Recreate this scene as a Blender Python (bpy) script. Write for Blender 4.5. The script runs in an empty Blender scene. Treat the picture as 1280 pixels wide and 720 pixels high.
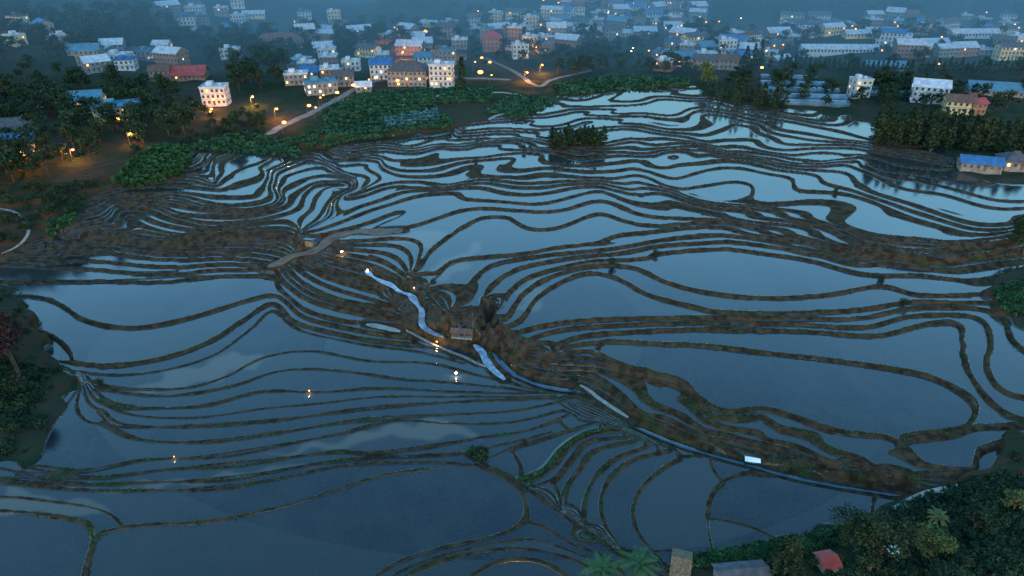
import bpy, math, random
import numpy as np
from mathutils import Vector
random.seed(7); rng=np.random.default_rng(7)
scn=bpy.context.scene
H=80.0; PH=math.radians(29); FP=853.3
cP,sP=math.cos(PH),math.sin(PH)
HSC=0.68
# ---------------------------------------------------------------- image pixel to ground helpers, for this camera
def ground(u,v,z):
    x=(np.asarray(u,float)-640)/FP; q=(360-np.asarray(v,float))/FP
    dy=cP+q*sP; dz=-sP+q*cP
    t=(H-z)/(-dz)
    return x*t, dy*t
def project(X,Y,Z):
    d=Y*cP+(H-Z)*sP
    upc=Y*sP-(H-Z)*cP
    return 640+FP*X/d, 360-FP*upc/d
def Zold(n):
    n=np.asarray(n,float)
    return np.where(n>=19,7.6+.48*(n-19),np.where(n>=0,0.40*n,-0.08*n))
def Zl(n):
    n=np.asarray(n,float)
    return np.where(n>=19,7.6+.32*(n-19),np.where(n>=0,0.40*n,-0.08*n))
def sines(X,Y,wl,k,seed):
    r=np.random.default_rng(seed); o=np.zeros_like(X)
    for i in range(k):
        a=r.uniform(0,2*math.pi); L=wl*r.uniform(.7,1.5); p=r.uniform(0,6.28)
        o+=np.sin((X*math.cos(a)+Y*math.sin(a))*2*math.pi/L+p)
    return o/math.sqrt(k)
# ---------------------------------------------------------------- grid
vt=np.arange(775,128,-0.8)
_,Yf=ground(np.zeros_like(vt),vt,0.0)
Yn=np.linspace(20,Yf[0],25)[:-1]
Yfar=Yf[-1]*(4200/Yf[-1])**(np.linspace(0,1,150)[1:])
YT=np.concatenate([Yn,Yf,Yfar]); NI=len(YT)
sf=np.linspace(-0.69,0.69,1120)
ST=np.concatenate([np.linspace(-1.5,-0.69,60)[:-1],sf,np.linspace(0.69,1.5,60)[1:]]); NJ=len(ST)
C0=44.3
def toij(X,Y):
    s=X/(Y+C0)
    return np.interp(Y,YT,np.arange(NI)), np.interp(s,ST,np.arange(NJ))
def bil(A,i,j):
    i=np.clip(i,0,A.shape[0]-1.001); j=np.clip(j,0,A.shape[1]-1.001)
    a=i.astype(int); b=j.astype(int); fi=i-a; fj=j-b
    return (A[a,b]*(1-fi)*(1-fj)+A[a+1,b]*fi*(1-fj)+A[a,b+1]*(1-fi)*fj+A[a+1,b+1]*fi*fj)
def spline(pts,per=24):
    P=np.array(pts,float); P=np.vstack([2*P[0]-P[1],P,2*P[-1]-P[-2]]); out=[]
    t=np.linspace(0,1,per,endpoint=False)[:,None]
    for k in range(1,len(P)-2):
        a,b,c,d=P[k-1],P[k],P[k+1],P[k+2]
        out.append(.5*((2*b)+(-a+c)*t+(2*a-5*b+4*c-d)*t**2+(-a+3*b-3*c+d)*t**3))
    out.append(P[-2][None,:])
    return np.vstack(out)
TR=[
# left / lower-left
(3,[(-60,350),(60,352),(150,350),(260,345),(335,345),(350,362),(380,385),(430,400),(480,403),(522,412)]),
(5,[(-60,325),(20,330),(90,335),(170,340),(260,338),(335,338),(355,355),(390,375),(440,388),(505,400)]),
(7,[(60,312),(150,318),(220,322),(300,324),(350,331),(372,350),(410,368),(450,378),(500,385)]),
(9,[(80,300),(150,308),(250,312),(320,312),(355,318),(385,335),(430,350),(480,365)]),
(2,[(-60,372),(50,372),(110,400),(170,408),(240,395),(300,378),(345,370),(380,395),(440,410),(510,420)]),
(1,[(75,450),(130,457),(200,447),(260,427),(300,402),(340,380),(370,402),(440,420),(540,432)]),
(0,[(85,465),(150,470),(220,460),(270,443),(310,415),(340,390),(380,415),(450,430),(520,440),(580,455)]),
(-1,[(105,476),(150,487),(220,487),(280,472),(330,447),(390,440),(460,452),(540,455),(600,470),(650,482)]),
(-2,[(118,487),(200,496),(290,482),(350,464),(420,464),(500,475),(560,478),(620,484)]),
(-3,[(125,500),(160,512),(250,507),(330,489),(400,491),(480,487),(560,490),(640,492),(700,492)]),
(-5,[(122,515),(150,534),(240,532),(340,525),(440,515),(540,505),(620,500),(702,497)]),
(-6,[(122,530),(170,550),(250,552),(350,540),(450,528),(560,519),(640,514),(708,500)]),
(-7,[(30,585),(100,592),(180,577),(260,570),(350,556),(430,543),(500,527),(560,530),(640,528),(705,512)]),
(-8,[(20,594),(120,599),(220,586),(330,575),(420,567),(470,569),(540,560),(600,548),(660,538),(712,518)]),
(-9,[(-60,598),(0,600),(110,607),(200,604),(300,595),(400,581),(470,574),(560,570),(600,562),(650,551),(690,540)]),
(-10,[(-60,604),(0,605),(100,614),(220,613),(330,601),(430,584),(500,580),(560,580),(600,586),(640,605),(655,630),(650,655),(610,673),(560,683),(500,702),(460,730),(450,760)]),
(-11,[(95,770),(104,720),(112,690),(125,668),(180,658),(270,650),(360,632),(430,610),(490,593),(550,586)]),
(-12,[(470,760),(520,712),(600,690),(660,688),(720,702),(750,722),(765,760)]),
(-13,[(540,770),(600,712),(660,700),(710,722),(730,760)]),
(-12,[(-80,640),(0,640),(60,645),(108,655),(116,672)]),
(-6.5,[(92,470),(98,485),(72,522),(50,562),(28,588)]),
# diagonal ridge and fan below the channel
(-9,[(575,566),(600,580),(640,600),(680,628),(720,655),(760,684),(800,712),(830,760)]),
(-8,[(612,572),(640,560),(680,548),(720,535),(745,528)]),
(-7,[(640,602),(660,600),(690,582),(710,556),(740,541),(778,537)]),
(-6,[(655,612),(690,600),(712,575),(735,552),(790,545)]),
(-5,[(700,640),(704,615),(720,590),(742,563),(800,549)]),
(-4,[(735,672),(728,640),(738,605),(765,575),(815,555)]),
(-3,[(790,700),(760,665),(750,632),(760,600),(790,575),(840,562)]),
(-2,[(835,710),(800,670),(792,635),(810,600),(850,573),(880,570)]),
(-1,[(890,690),(885,650),(895,610),(930,592),(985,592)]),
(0,[(545,425),(600,442),(650,476),(700,494),(745,505),(790,531),(850,555),(930,577),(1010,599),(1090,612),(1135,621),(1200,640)]),
# right bank of the channel
(1,[(600,430),(630,455),(680,474),(735,482),(790,517),(850,545),(900,557),(985,582),(1050,594),(1110,605),(1180,625)]),
(3,[(603,415),(625,442),(680,464),(740,468),(775,490),(800,514),(835,522),(880,545),(930,562),(985,577),(1060,592),(1120,602),(1180,612)]),
(5,[(607,395),(618,420),(645,444),(690,458),(735,461),(765,465),(800,476),(815,500),(850,515),(880,535),(930,548),(985,565),(1045,588),(1130,600),(1200,606)]),
(6,[(680,452),(735,455),(770,460),(810,470),(850,482),(870,505),(900,530),(945,538),(960,550),(1000,560),(1045,582),(1090,593),(1140,596),(1215,602)]),
(7,[(880,515),(905,521),(950,520),(975,535),(1020,545),(1035,560),(1080,575),(1110,592),(1160,592),(1225,590)]),
(8,[(745,436),(760,447),(800,462),(850,474),(870,495),(905,512),(960,513),(1040,538),(1110,545),(1135,560),(1160,580),(1215,585),(1225,560),(1280,545),(1340,545)]),
(9,[(748,440),(757,426),(820,428),(900,432),(1000,445),(1090,455),(1160,468),(1210,492),(1222,512),(1205,531),(1150,541),(1130,545)]),
(9,[(1130,551),(1180,545),(1215,532),(1250,530),(1340,528)]),
(10,[(690,440),(703,428),(740,418),(820,412),(920,410),(1020,414),(1100,418),(1165,402),(1198,405),(1205,440),(1215,470),(1245,505),(1280,522),(1340,522)]),
(11,[(650,428),(700,412),(800,404),(900,402),(1000,405),(1080,408),(1140,394),(1200,392),(1228,402),(1238,430),(1235,460),(1260,490),(1340,505)]),
(12,[(625,420),(660,410),(720,402),(800,397),(900,395),(1000,398),(1080,396),(1140,384),(1210,383),(1250,395),(1270,430),(1340,470)]),
(13,[(620,410),(650,398),(670,372),(700,352),(735,340),(770,347),(810,367),(870,382),(900,388),(1000,391),(1080,386),(1140,376),(1200,377),(1270,378)]),
(14,[(612,405),(632,395),(655,365),(690,345),(735,333),(790,333),(830,350),(880,363),(950,371),(1030,370),(1100,356),(1150,367),(1230,366),(1280,360),(1340,360)]),
(15,[(606,400),(622,385),(640,360),(670,343),(730,328),(800,322),(820,314),(900,310),(1000,322),(1080,341),(1150,343),(1220,349),(1280,335),(1340,335)]),
(17,[(590,395),(604,380),(612,358),(650,335),(710,322),(770,316),(820,305),(900,302),(1000,312),(1060,327),(1120,327),(1180,337),(1235,330),(1340,318)]),
(19,[(565,385),(580,372),(592,350),(620,330),(680,318),(740,312),(800,303),(850,294),(910,292),(980,303),(1050,319),(1100,322),(1170,330),(1230,324),(1340,305)]),
(20,[(520,365),(540,352),(560,330),(600,322),(650,316),(700,306),(760,302),(810,294),(850,286),(905,285),(960,295),(1010,310),(1060,314)]),
(21,[(500,352),(520,335),(530,312),(560,290),(600,270),(650,266),(700,268),(750,277),(810,284),(850,279),(905,277),(960,288),(1020,303)]),
(11,[(400,335),(440,345),(490,358),(520,366)]),
(14,[(405,322),(450,330),(490,348),(530,366),(548,385),(565,400)]),
(18,[(395,312),(440,315),(480,325),(510,345),(535,360)]),
(22,[(380,300),(430,292),(480,285),(510,272),(560,258),(640,254),(720,256),(790,264),(840,268),(900,271),(950,282),(1010,297),(1050,308),(1100,314),(1170,323),(1230,317),(1340,297)]),
(24,[(370,290),(410,275),(460,255),(520,240),(600,240),(680,240),(760,243),(830,249),(900,262),(960,270),(1010,285),(1060,302),(1100,307),(1160,315),(1215,311),(1340,290)]),
(28,[(420,245),(480,226),(560,226),(640,222),(720,224),(800,228),(870,237),(940,250),(1010,266),(1060,285),(1095,296),(1150,301),(1215,302),(1340,283)]),
(31,[(500,205),(600,205),(700,208),(800,211),(880,215),(960,222),(1030,235),(1080,252),(1130,276),(1180,288),(1225,293),(1340,275)]),
(33,[(620,190),(740,195),(860,198),(960,206),(1050,222),(1100,242),(1160,260),(1210,276),(1260,278),(1340,266)]),
(34,[(960,196),(1060,208),(1125,236),(1170,250),(1240,264),(1340,258)]),
(35,[(1080,200),(1130,222),(1200,226),(1280,238),(1340,245)]),
(36,[(560,172),(700,172),(860,180),(960,186),(1060,196),(1110,200),(1340,225)]),
(40,[(600,148),(700,142),(820,140),(940,146),(1040,165),(1110,180),(1340,200)]),
(43,[(640,128),(760,118),(860,118),(960,135),(1080,145),(1340,165)]),
# upper left banks
(12,[(60,305),(120,296),(160,300),(230,302),(300,298),(350,300),(372,310)]),
(15,[(110,290),(155,288),(165,272),(185,285),(230,294),(290,290),(345,290),(365,292)]),
(19,[(90,285),(140,275),(165,258),(200,272),(245,284),(300,278),(345,272),(375,262),(400,240),(430,238)]),
(24,[(80,275),(130,262),(165,246),(220,258),(270,262),(325,256),(352,240),(370,215),(410,212),(440,225)]),
(29,[(60,268),(120,250),(170,236),(230,240),(280,244),(325,236),(335,218),(320,202),(360,195),(420,200),(480,205)]),
(33,[(60,255),(130,238),(190,226),(240,226),(270,228),(262,208),(275,190),(330,186),(400,188),(470,190),(560,188)]),
(37,[(40,245),(130,228),(210,214),(240,200),(262,185),(330,178),(400,180),(480,174),(560,160)]),
(41,[(-60,260),(40,232),(130,215),(220,190),(330,168),(420,170),(500,160),(570,150)]),
(45,[(-60,225),(60,195),(200,165),(330,150),(440,140),(560,125),(660,105),(800,95),(1000,105),(1340,130)]),
]
RM={5:4,6:5,7:6,8:7,9:8,10:9,11:10,12:11,13:12,14:13,15:14,17:15,18:15,19:16,20:17,21:18,22:19,24:20,28:22,29:22,31:23,33:24,34:25,35:26,36:27,37:27,40:30,41:30,43:32,45:34}
TR=[(RM.get(l,l),p) for l,p in TR]
II=int(np.searchsorted(YT,345))
NF=II
samples=[]
for lev,pts in TR:
    S=spline(pts); X,Y=ground(S[:,0],S[:,1],float(Zold(lev)))
    samples.append((lev,X,Y))
def solve():
    F=None
    for sc,its in ((16,600),(8,500),(4,400),(2,260)):
        ni=NF//sc+1; nj=NJ//sc+1
        acc=np.zeros((ni,nj)); cnt=np.zeros((ni,nj))
        for lev,X,Y in samples:
            n=len(X); t=np.linspace(0,n-1,n*3)
            XX=np.interp(t,np.arange(n),X); YY=np.interp(t,np.arange(n),Y)
            i,j=toij(XX,YY); ok=(i<NF-1)
            i=np.clip(np.rint(i/sc).astype(int),0,ni-1)[ok]; j=np.clip(np.rint(j/sc).astype(int),0,nj-1)[ok]
            np.add.at(acc,(i,j),lev); np.add.at(cnt,(i,j),1)
        m=cnt>0; val=np.where(m,acc/np.maximum(cnt,1),0)
        if F is None: F=np.full((ni,nj),12.0)
        else:
            a,b=np.meshgrid(np.linspace(0,F.shape[0]-1.001,ni),np.linspace(0,F.shape[1]-1.001,nj),indexing='ij')
            F=bil(F,a,b)
        F[m]=val[m]
        for _ in range(its):
            P=np.pad(F,1,mode='edge')
            G=.25*(P[:-2,1:-1]+P[2:,1:-1]+P[1:-1,:-2]+P[1:-1,2:])
            G[m]=val[m]; F=G
    return F,2
Fc,sc=solve()
Y2=np.repeat(YT[:,None],NJ,1); X2=ST[None,:]*(Y2+C0)
def sst(a,b,x):
    t=np.clip((x-a)/(b-a),0,1); return t*t*(3-2*t)
wa=0.4+3.6*sst(135,235,Y2)
wx=wa*(sines(X2,Y2*1.2,45,5,1)*.9+sines(X2,Y2,18,5,2)*.3)
wy=wa*(sines(X2,Y2*1.2,50,5,3)*1.1+sines(X2,Y2,17,5,4)*.4)
iw,jw=toij(X2+wx,np.clip(Y2+wy,20,340))
F=bil(Fc,iw/sc,jw/sc)
def blur(A,n):
    for _ in range(n):
        P=np.pad(A,((1,1),(0,0)),mode='edge'); A=.25*P[:-2]+.5*P[1:-1]+.25*P[2:]
        P=np.pad(A,((0,0),(1,1)),mode='edge'); A=.25*P[:,:-2]+.5*P[:,1:-1]+.25*P[:,2:]
    return A
F=blur(F,6)
F=np.where(F>19,19+(F-19)*1.5,F)
amp=0.72*sst(14,19,F)*sst(125,165,Y2)
F=F+amp*(4.2/6.283)*np.sin(6.283*F/4.2+3.2*sines(X2,Y2,80,4,9))
dFi=np.gradient(F,axis=0)/np.gradient(YT)[:,None]
dFs=np.gradient(F,axis=1)/np.gradient(ST)[None,:]
gX=dFs/(Y2+C0); gY=dFi-dFs*ST[None,:]/(Y2+C0)
g=np.sqrt(gX**2+gY**2)+1e-4
n=np.round(F); fr=F-n; d=np.abs(fr)/g; sp=1/g
za=Zl(n); zb=Zl(n-1); hi=np.maximum(za,zb); lo=np.minimum(za,zb)
onhi=((fr>=0)==(za>=zb))
w=0.09+0.0009*Y2
w=w*(1+.35*sines(X2,Y2,9,4,21)+.15*sines(X2,Y2,2.5,4,22))
wf=w.copy()
w=np.minimum(w,.15*sp)
bk=sst(-.3,1.0,sines(X2,Y2,60,5,77))*sst(130,175,Y2)   # places where the banks are tall and broad
tall=np.zeros_like(Y2)
for (u_,v_,z_,rx_,ry_) in [(780,485,2,9,7),(850,515,2,9,5),(905,535,2,9,5),(985,560,2,10,5),(1050,578,2,9,4),(1125,585,2,8,4),(640,440,3,6,8),(575,378,5,6,9),(700,465,2,8,4),
    (1010,280,7,18,14),(1070,300,7,14,14),(930,262,8,18,9),(850,255,8,16,7),(1150,282,8,18,9),(1195,300,8,10,12),(180,262,9,14,14),(260,255,9,20,13),(330,240,9,13,18),(230,290,6,28,7),(330,290,5,12,9),(410,232,9,12,8),
    (560,205,10,16,8),(640,215,10,14,6),(910,198,10,18,8),(850,160,11,20,10),(1230,350,5,8,10)]:
    x_,y_=ground(u_,v_,z_); tall=np.maximum(tall,np.exp(-(((X2-x_)/rx_)**2+((Y2-y_)/ry_)**2)))
tall=sst(.25,.8,tall+.15*sines(X2,Y2,16,4,78))
bw=0.12+0.65*(hi-lo)+.0012*Y2*(hi>1)+bk*1.5+tall*6; bw=np.minimum(bw,np.maximum((.27+.2*bk*(1-tall)+.30*tall)*sp,.03))
tH=np.clip((d-w)/.12,0,1); tL=np.clip((d-w)/bw,0,1)
Z=np.where(onhi,hi+.13*(1-tH),(hi+.13)*(1-tL)+lo*tL)
MG=np.where(onhi,d-(w+np.minimum(.07,.05*sp)),d-(w+bw*.95))
LEV=np.where(fr>=0,n,n-1)
steep=1-sst(.7,1.5,sp*140/np.maximum(Y2,100)); steep=blur(steep,2)
Z=Z*(1-steep)+(blur(Zl(F),3)+.25)*steep
# explicit dikes along the lines traced in image pixels
def stamp(X,Y,V,rad,ri,rj):
    i,j=toij(X,Y); i=np.rint(i).astype(int); j=np.rint(j).astype(int)
    idx=[];ds=[];vs=[]
    for a in range(-ri,ri+1):
        for b in range(-rj,rj+1):
            p=i+a; q=j+b; ok=(p>=0)&(p<NI)&(q>=0)&(q<NJ)
            p=p[ok]; q=q[ok]
            dd=np.hypot(X2[p,q]-X[ok],Y2[p,q]-Y[ok]); m=dd<rad
            idx.append((p*NJ+q)[m]); ds.append(dd[m]); vs.append(V[ok][m])
    idx=np.concatenate(idx); ds=np.concatenate(ds); vs=np.concatenate(vs)
    o=np.argsort(-ds); D=np.full(NI*NJ,99.0); VV=np.zeros(NI*NJ)
    D[idx[o]]=ds[o]; VV[idx[o]]=vs[o]
    return D.reshape(NI,NJ),VV.reshape(NI,NJ)
def resample(X,Y,step,*ex):
    L=np.concatenate([[0],np.cumsum(np.hypot(np.diff(X),np.diff(Y)))])
    t=np.arange(0,L[-1],step)
    return [np.interp(t,L,a) for a in (X,Y)+ex]
xs=[];ys=[];ls=[]
for lev,X,Y in samples:
    a,b=resample(X,Y,0.15); ok=(b<150)&(np.abs(a)<.68*(b+C0)); xs.append(a[ok]); ys.append(b[ok]); ls.append(np.full(ok.sum(),float(max(Zold(lev),Zold(lev-1)))))
D,V=stamp(np.concatenate(xs),np.concatenate(ys),np.concatenate(ls),0.7,6,4)
t=np.clip((D-wf*.8)/.18,0,1)
near=D<.7
Z=np.where(near,np.maximum(Z,np.minimum(V+.13,Z+.2*(1-steep))*(1-t)+Z*t),Z)
MG=np.where(near,np.minimum(MG,D-(wf*.8+.06)),MG)
# smooth base height (for land and roads)
ZS=Zl(F)
zf=14+0.10*np.clip(Y2-430,0,None)*(1+.25*sines(X2,Y2,500,4,31))+sst(430,700,Y2)*9*sines(X2,Y2,260,5,32)+3*sines(X2,Y2,90,4,33)*sst(300,420,Y2)
zf+=0.14*np.clip(-X2-150,0,400)*sst(220,420,Y2)
b=sst(285,345,Y2)
ZS=ZS*(1-b)+zf*b
# ---------------------------------------------------------------- land mask
U2,V2=project(X2,Y2,np.where(Y2<285,Z,ZS))
def inpoly(poly,U,V):
    c=np.zeros(U.shape,bool); P=poly; k=len(P)-1
    for i in range(len(P)):
        x1,y1=P[i]; x2,y2=P[k]
        if y1!=y2:
            c^=((y1>V)!=(y2>V))&(U<(x2-x1)*(V-y1)/(y2-y1)+x1)
        k=i
    return c
nr_=1-sst(140,170,Y2)
uj=U2+4*sines(X2,Y2,14,4,41)+7*nr_*sines(X2,Y2,8,4,43); vj=V2+2*sines(X2,Y2,11,4,42)+3*nr_*sines(X2,Y2,7,4,44)
land=np.zeros(U2.shape,bool)
P_top=[(-900,330),(0,318),(60,292),(100,262),(135,234),(225,212),(238,192),(300,190),(380,196),(400,184),(470,176),(560,163),(600,150),(640,144),(690,130),(700,116),(760,112),(800,100),(860,100),(880,120),(960,138),(1020,140),(1085,150),(1095,172),(1180,186),(1200,200),(1190,212),(1230,224),(1280,232),(2200,260),(2200,-900),(-900,-900)]
P_l=[(-900,352),(0,352),(38,385),(50,425),(92,470),(98,485),(70,520),(48,560),(30,582),(0,572),(-900,590)]
P_br=[(2200,560),(1300,548),(1255,545),(1248,580),(1210,597),(1160,618),(1118,632),(1060,655),(975,673),(900,688),(862,700),(835,730),(820,900),(2200,900)]
P_r=[(2200,330),(1280,335),(1243,352),(1228,372),(1240,392),(1290,412),(2200,470)]
for p in (P_top,P_l,P_br,P_r): land|=inpoly(p,uj,vj)
land|=Y2>320
lf=blur(land.astype(float),2)
# mounds on the margins
bump=np.zeros_like(Z)
def mound(u,v,z,R,h):
    global bump
    x,y=ground(u,v,z); bump+=h*np.exp(-((X2-x)**2+(Y2-y)**2)/(R*R))
mound(-60,430,2,16,7); mound(-90,500,2,14,5); mound(1340,640,0,14,3.5); mound(1200,760,0,14,2.0); mound(1330,380,6,12,3)
# dry garden terraces stepping the left margins
sb=bump+ZS*.6; stp=1.1; kk=np.floor(sb/stp); fs_=sb/stp-kk; gard=(kk+sst(.62,1.0,fs_))*stp-ZS*.6
bump=np.where((X2<0),gard,bump)
stepz=np.where(Y2<285,Z,ZS); LZ=stepz*.6+ZS*.4+.22*sines(X2,Y2,7,5,51)
LZ=np.where(Y2>330,ZS,LZ*(1-sst(300,330,Y2))+ZS*sst(300,330,Y2))
bfade=1-sst(230,300,Y2)
Z=Z*(1-lf)+(LZ+bump*bfade)*lf
MG=np.where(lf>.45,-1.0,MG)
# ---------------------------------------------------------------- linear works: stream, paths, roads
zi=lambda X,Y: bil(Z,*toij(np.asarray(X,float),np.asarray(Y,float)))
TT=np.concatenate([np.arange(60,420,.35),np.arange(420,1600,2.)])
def pixel_to_terrain(u,v):  # casts a camera ray through an image pixel onto the terrain
    x=(u-640)/FP; q=(360-v)/FP; dy=cP+q*sP; dz=-sP+q*cP
    X=x*TT; Yy=dy*TT; zr=H+dz*TT
    k=np.argmax(zr<=zi(X,Yy))
    if k==0: k=len(TT)-1
    return float(X[k]),float(Yy[k]),float(zi(X[k:k+1],Yy[k:k+1])[0])
def route(pts,width,depth=0.0,smooth=25,ext=.8):
    global Z,MG
    S=spline(pts,8); W=[pixel_to_terrain(u,v) for u,v in S]
    X=np.array([a[0] for a in W]); Y=np.array([a[1] for a in W]); Q=np.array([a[2] for a in W])
    X,Y,Q=resample(X,Y,.4,Q)
    k=np.ones(smooth)/smooth
    Q=np.convolve(np.pad(Q,smooth//2,mode='edge'),k,'valid')[:len(X)]
    X=np.convolve(np.pad(X,5,mode='edge'),np.ones(11)/11,'valid'); Y=np.convolve(np.pad(Y,5,mode='edge'),np.ones(11)/11,'valid')
    R=width/2+ext
    D,V=stamp(X,Y,Q,R,22 if Y.min()<200 else 14,14)
    m=D<R; e=sst(width/2+.1,R,D)
    Z=np.where(m,(V-.12+depth)*(1-e)+Z*e,Z)
    MG=np.where(m&(D<width/2+.25),-1.0,MG)
    return X,Y,Q+depth
def ribbon(name,path,width,mat,wob=0.0,dz=0.0):
    X,Y,Q=path; tx=np.gradient(X); ty=np.gradient(Y); L=np.hypot(tx,ty)+1e-6
    nx=-ty/L; ny=tx/L
    hw=width/2*(1+wob*sines(X,Y,6,4,5))
    e=np.minimum(np.arange(len(X)),np.arange(len(X))[::-1]); hw=hw*(.35+.65*np.clip(e/6,0,1))
    vs=[];fs=[]
    offs=[-1,-1,0,1,1]; zz=[-.4,0,.04,0,-.4]
    for k in range(len(X)):
        for o,z in zip(offs,zz): vs.append((X[k]+nx[k]*hw[k]*o,Y[k]+ny[k]*hw[k]*o,Q[k]+z+dz))
    for k in range(len(X)-1):
        for c in range(4): a=k*5+c; fs.append((a,a+1,a+6,a+5))
    return mkobj(name,vs,fs,[mat])
# ---------------------------------------------------------------- materials
def newmat(name):
    m=bpy.data.materials.new(name); m.use_nodes=True; nt=m.node_tree
    return m,nt,nt.nodes['Principled BSDF']
def noise_mat(name,c1,c2,scale=2.0,rough=.85,bump=.3,metal=0,wave=None,spec=.3):
    m,nt,b=newmat(name); N=nt.nodes; L=nt.links
    tc=N.new('ShaderNodeTexCoord'); no=N.new('ShaderNodeTexNoise'); no.inputs['Scale'].default_value=scale; no.inputs['Detail'].default_value=6
    L.new(tc.outputs['Object'],no.inputs['Vector'])
    cr=N.new('ShaderNodeValToRGB'); cr.color_ramp.elements[0].position=.35; cr.color_ramp.elements[1].position=.65
    cr.color_ramp.elements[0].color=(*c1,1); cr.color_ramp.elements[1].color=(*c2,1)
    L.new(no.outputs['Fac'],cr.inputs['Fac']); L.new(cr.outputs['Color'],b.inputs['Base Color'])
    b.inputs['Roughness'].default_value=rough; b.inputs['Metallic'].default_value=metal; b.inputs['Specular IOR Level'].default_value=spec
    h=no.outputs['Fac']
    if wave:
        wv=N.new('ShaderNodeTexWave'); wv.inputs['Scale'].default_value=wave; L.new(tc.outputs['Object'],wv.inputs['Vector']); h=wv.outputs['Fac']
    if bump>0:
        bp=N.new('ShaderNodeBump'); bp.inputs['Strength'].default_value=bump; bp.inputs['Distance'].default_value=.15
        L.new(h,bp.inputs['Height']); L.new(bp.outputs['Normal'],b.inputs['Normal'])
    return m
def emit_mat(name,c,s):
    m,nt,b=newmat(name); b.inputs['Base Color'].default_value=(*c,1); b.inputs['Emission Color'].default_value=(*c,1); b.inputs['Emission Strength'].default_value=s
    return m
M={}
M['leaf']=noise_mat('foliage_dark',(.006,.016,.009),(.022,.045,.018),.5,.8,0,spec=.15)
M['leaf2']=noise_mat('foliage_green',(.010,.034,.013),(.030,.085,.028),.7,.8,0,spec=.15)
M['leaf3']=noise_mat('foliage_purple',(.014,.009,.009),(.042,.022,.018),.8,.8,0,spec=.15)
M['leaf4']=noise_mat('foliage_olive',(.03,.05,.015),(.085,.11,.035),.8,.8,0,spec=.15)
M['crop']=noise_mat('crop_leaf',(.008,.033,.020),(.026,.085,.038),.35,.7,0,spec=.2)
M['crop2']=noise_mat('crop_leaf_blue',(.02,.07,.07),(.05,.14,.15),.35,.7,0)
M['bark']=noise_mat('bark',(.03,.022,.015),(.07,.05,.035),4)
M['white']=noise_mat('white_plaster',(.26,.27,.28),(.45,.45,.44),.6)
M['cream']=noise_mat('yellow_plaster',(.36,.28,.14),(.5,.4,.22),.6)
M['grey']=noise_mat('concrete_wall',(.10,.10,.097),(.19,.18,.17),.6)
M['brick']=noise_mat('brick_wall',(.16,.08,.05),(.24,.12,.07),1)
M['r_blue']=noise_mat('blue_steel_roof',(.018,.08,.20),(.03,.14,.32),.4,.5,.6,wave=3)
M['r_teal']=noise_mat('teal_steel_roof',(.04,.13,.19),(.07,.19,.26),.4,.5,.6,wave=3)
M['r_grey']=noise_mat('grey_tile_roof',(.04,.045,.05),(.09,.09,.095),.8,.8,.6,wave=3)
M['r_light']=noise_mat('pale_concrete_roof',(.22,.25,.28),(.38,.41,.44),.4,.8)
M['r_red']=noise_mat('red_tile_roof',(.26,.035,.035),(.36,.07,.06),.5,.7,.6,wave=3)
M['r_brown']=noise_mat('brown_tile_roof',(.09,.05,.035),(.15,.08,.055),.5,.8,.6,wave=3)
M['wood']=noise_mat('weathered_wood',(.06,.04,.02),(.14,.1,.06),3)
M['path']=noise_mat('pale_concrete_path',(.12,.12,.11),(.22,.21,.19),.8)
M['dirt']=noise_mat('dirt_track',(.07,.04,.028),(.125,.08,.055),.5)
M['asph']=noise_mat('asphalt',(.07,.065,.06),(.13,.12,.11),.4)
M['foam']=noise_mat('stream_water',(.05,.075,.10),(.18,.24,.30),.8,.1,.5,spec=.5)
M['chan']=noise_mat('channel_water',(.006,.012,.02),(.02,.035,.05),.6,.06,.1,spec=.5)
M['stone']=noise_mat('stone',(.08,.07,.06),(.17,.15,.13),1.5)
M['metal']=noise_mat('lamp_post_metal',(.06,.06,.06),(.1,.1,.1),2,.5,0,.3)
M['glass']=noise_mat('window_glass',(.02,.03,.04),(.05,.07,.09),1,.1,0,spec=.6)
M['lit']=emit_mat('lit_window',(1,.5,.16),1.8)
M['litw']=emit_mat('lit_window_white',(.75,.87,1),1.3)
M['bulb']=emit_mat('lamp_bulb',(1,.34,.06),9)
M['bulbw']=emit_mat('lamp_bulb_white',(1,.72,.42),8)
M['tarp']=noise_mat('white_tarp',(.5,.52,.55),(.7,.7,.7),1)
M['poly']=noise_mat('greenhouse_film',(.03,.07,.10),(.08,.14,.18),.3,.3,.3,wave=1.2)
M['door']=noise_mat('door_wood',(.07,.04,.03),(.12,.08,.05),2)
# ---------------------------------------------------------------- mesh utils
def mkobj(name,vs,fs,mats,midx=None,smooth=False,parent=None,loc=None,rot=None):
    me=bpy.data.meshes.new(name); me.from_pydata([tuple(map(float,v)) for v in vs],[],[tuple(map(int,f)) for f in fs]); 
    for m in mats: me.materials.append(m)
    if midx is not None: me.polygons.foreach_set('material_index',np.asarray(midx,np.int32))
    if smooth: me.polygons.foreach_set('use_smooth',np.ones(len(me.polygons),bool))
    me.update()
    o=bpy.data.objects.new(name,me); scn.collection.objects.link(o)
    if parent: o.parent=parent
    if loc: o.location=loc
    if rot: o.rotation_euler=(0,0,rot)
    return o
def fastmesh(name,V,Q,mats,midx):
    me=bpy.data.meshes.new(name); V=np.asarray(V,np.float32); Q=np.asarray(Q,np.int32)
    me.vertices.add(len(V)); me.vertices.foreach_set('co',V.ravel())
    me.loops.add(Q.size); me.loops.foreach_set('vertex_index',Q.ravel())
    me.polygons.add(len(Q)); me.polygons.foreach_set('loop_start',np.arange(0,Q.size,4,dtype=np.int32))
    for m in mats: me.materials.append(m)
    me.polygons.foreach_set('material_index',np.asarray(midx,np.int32))
    me.update(calc_edges=True)
    return me
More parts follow.
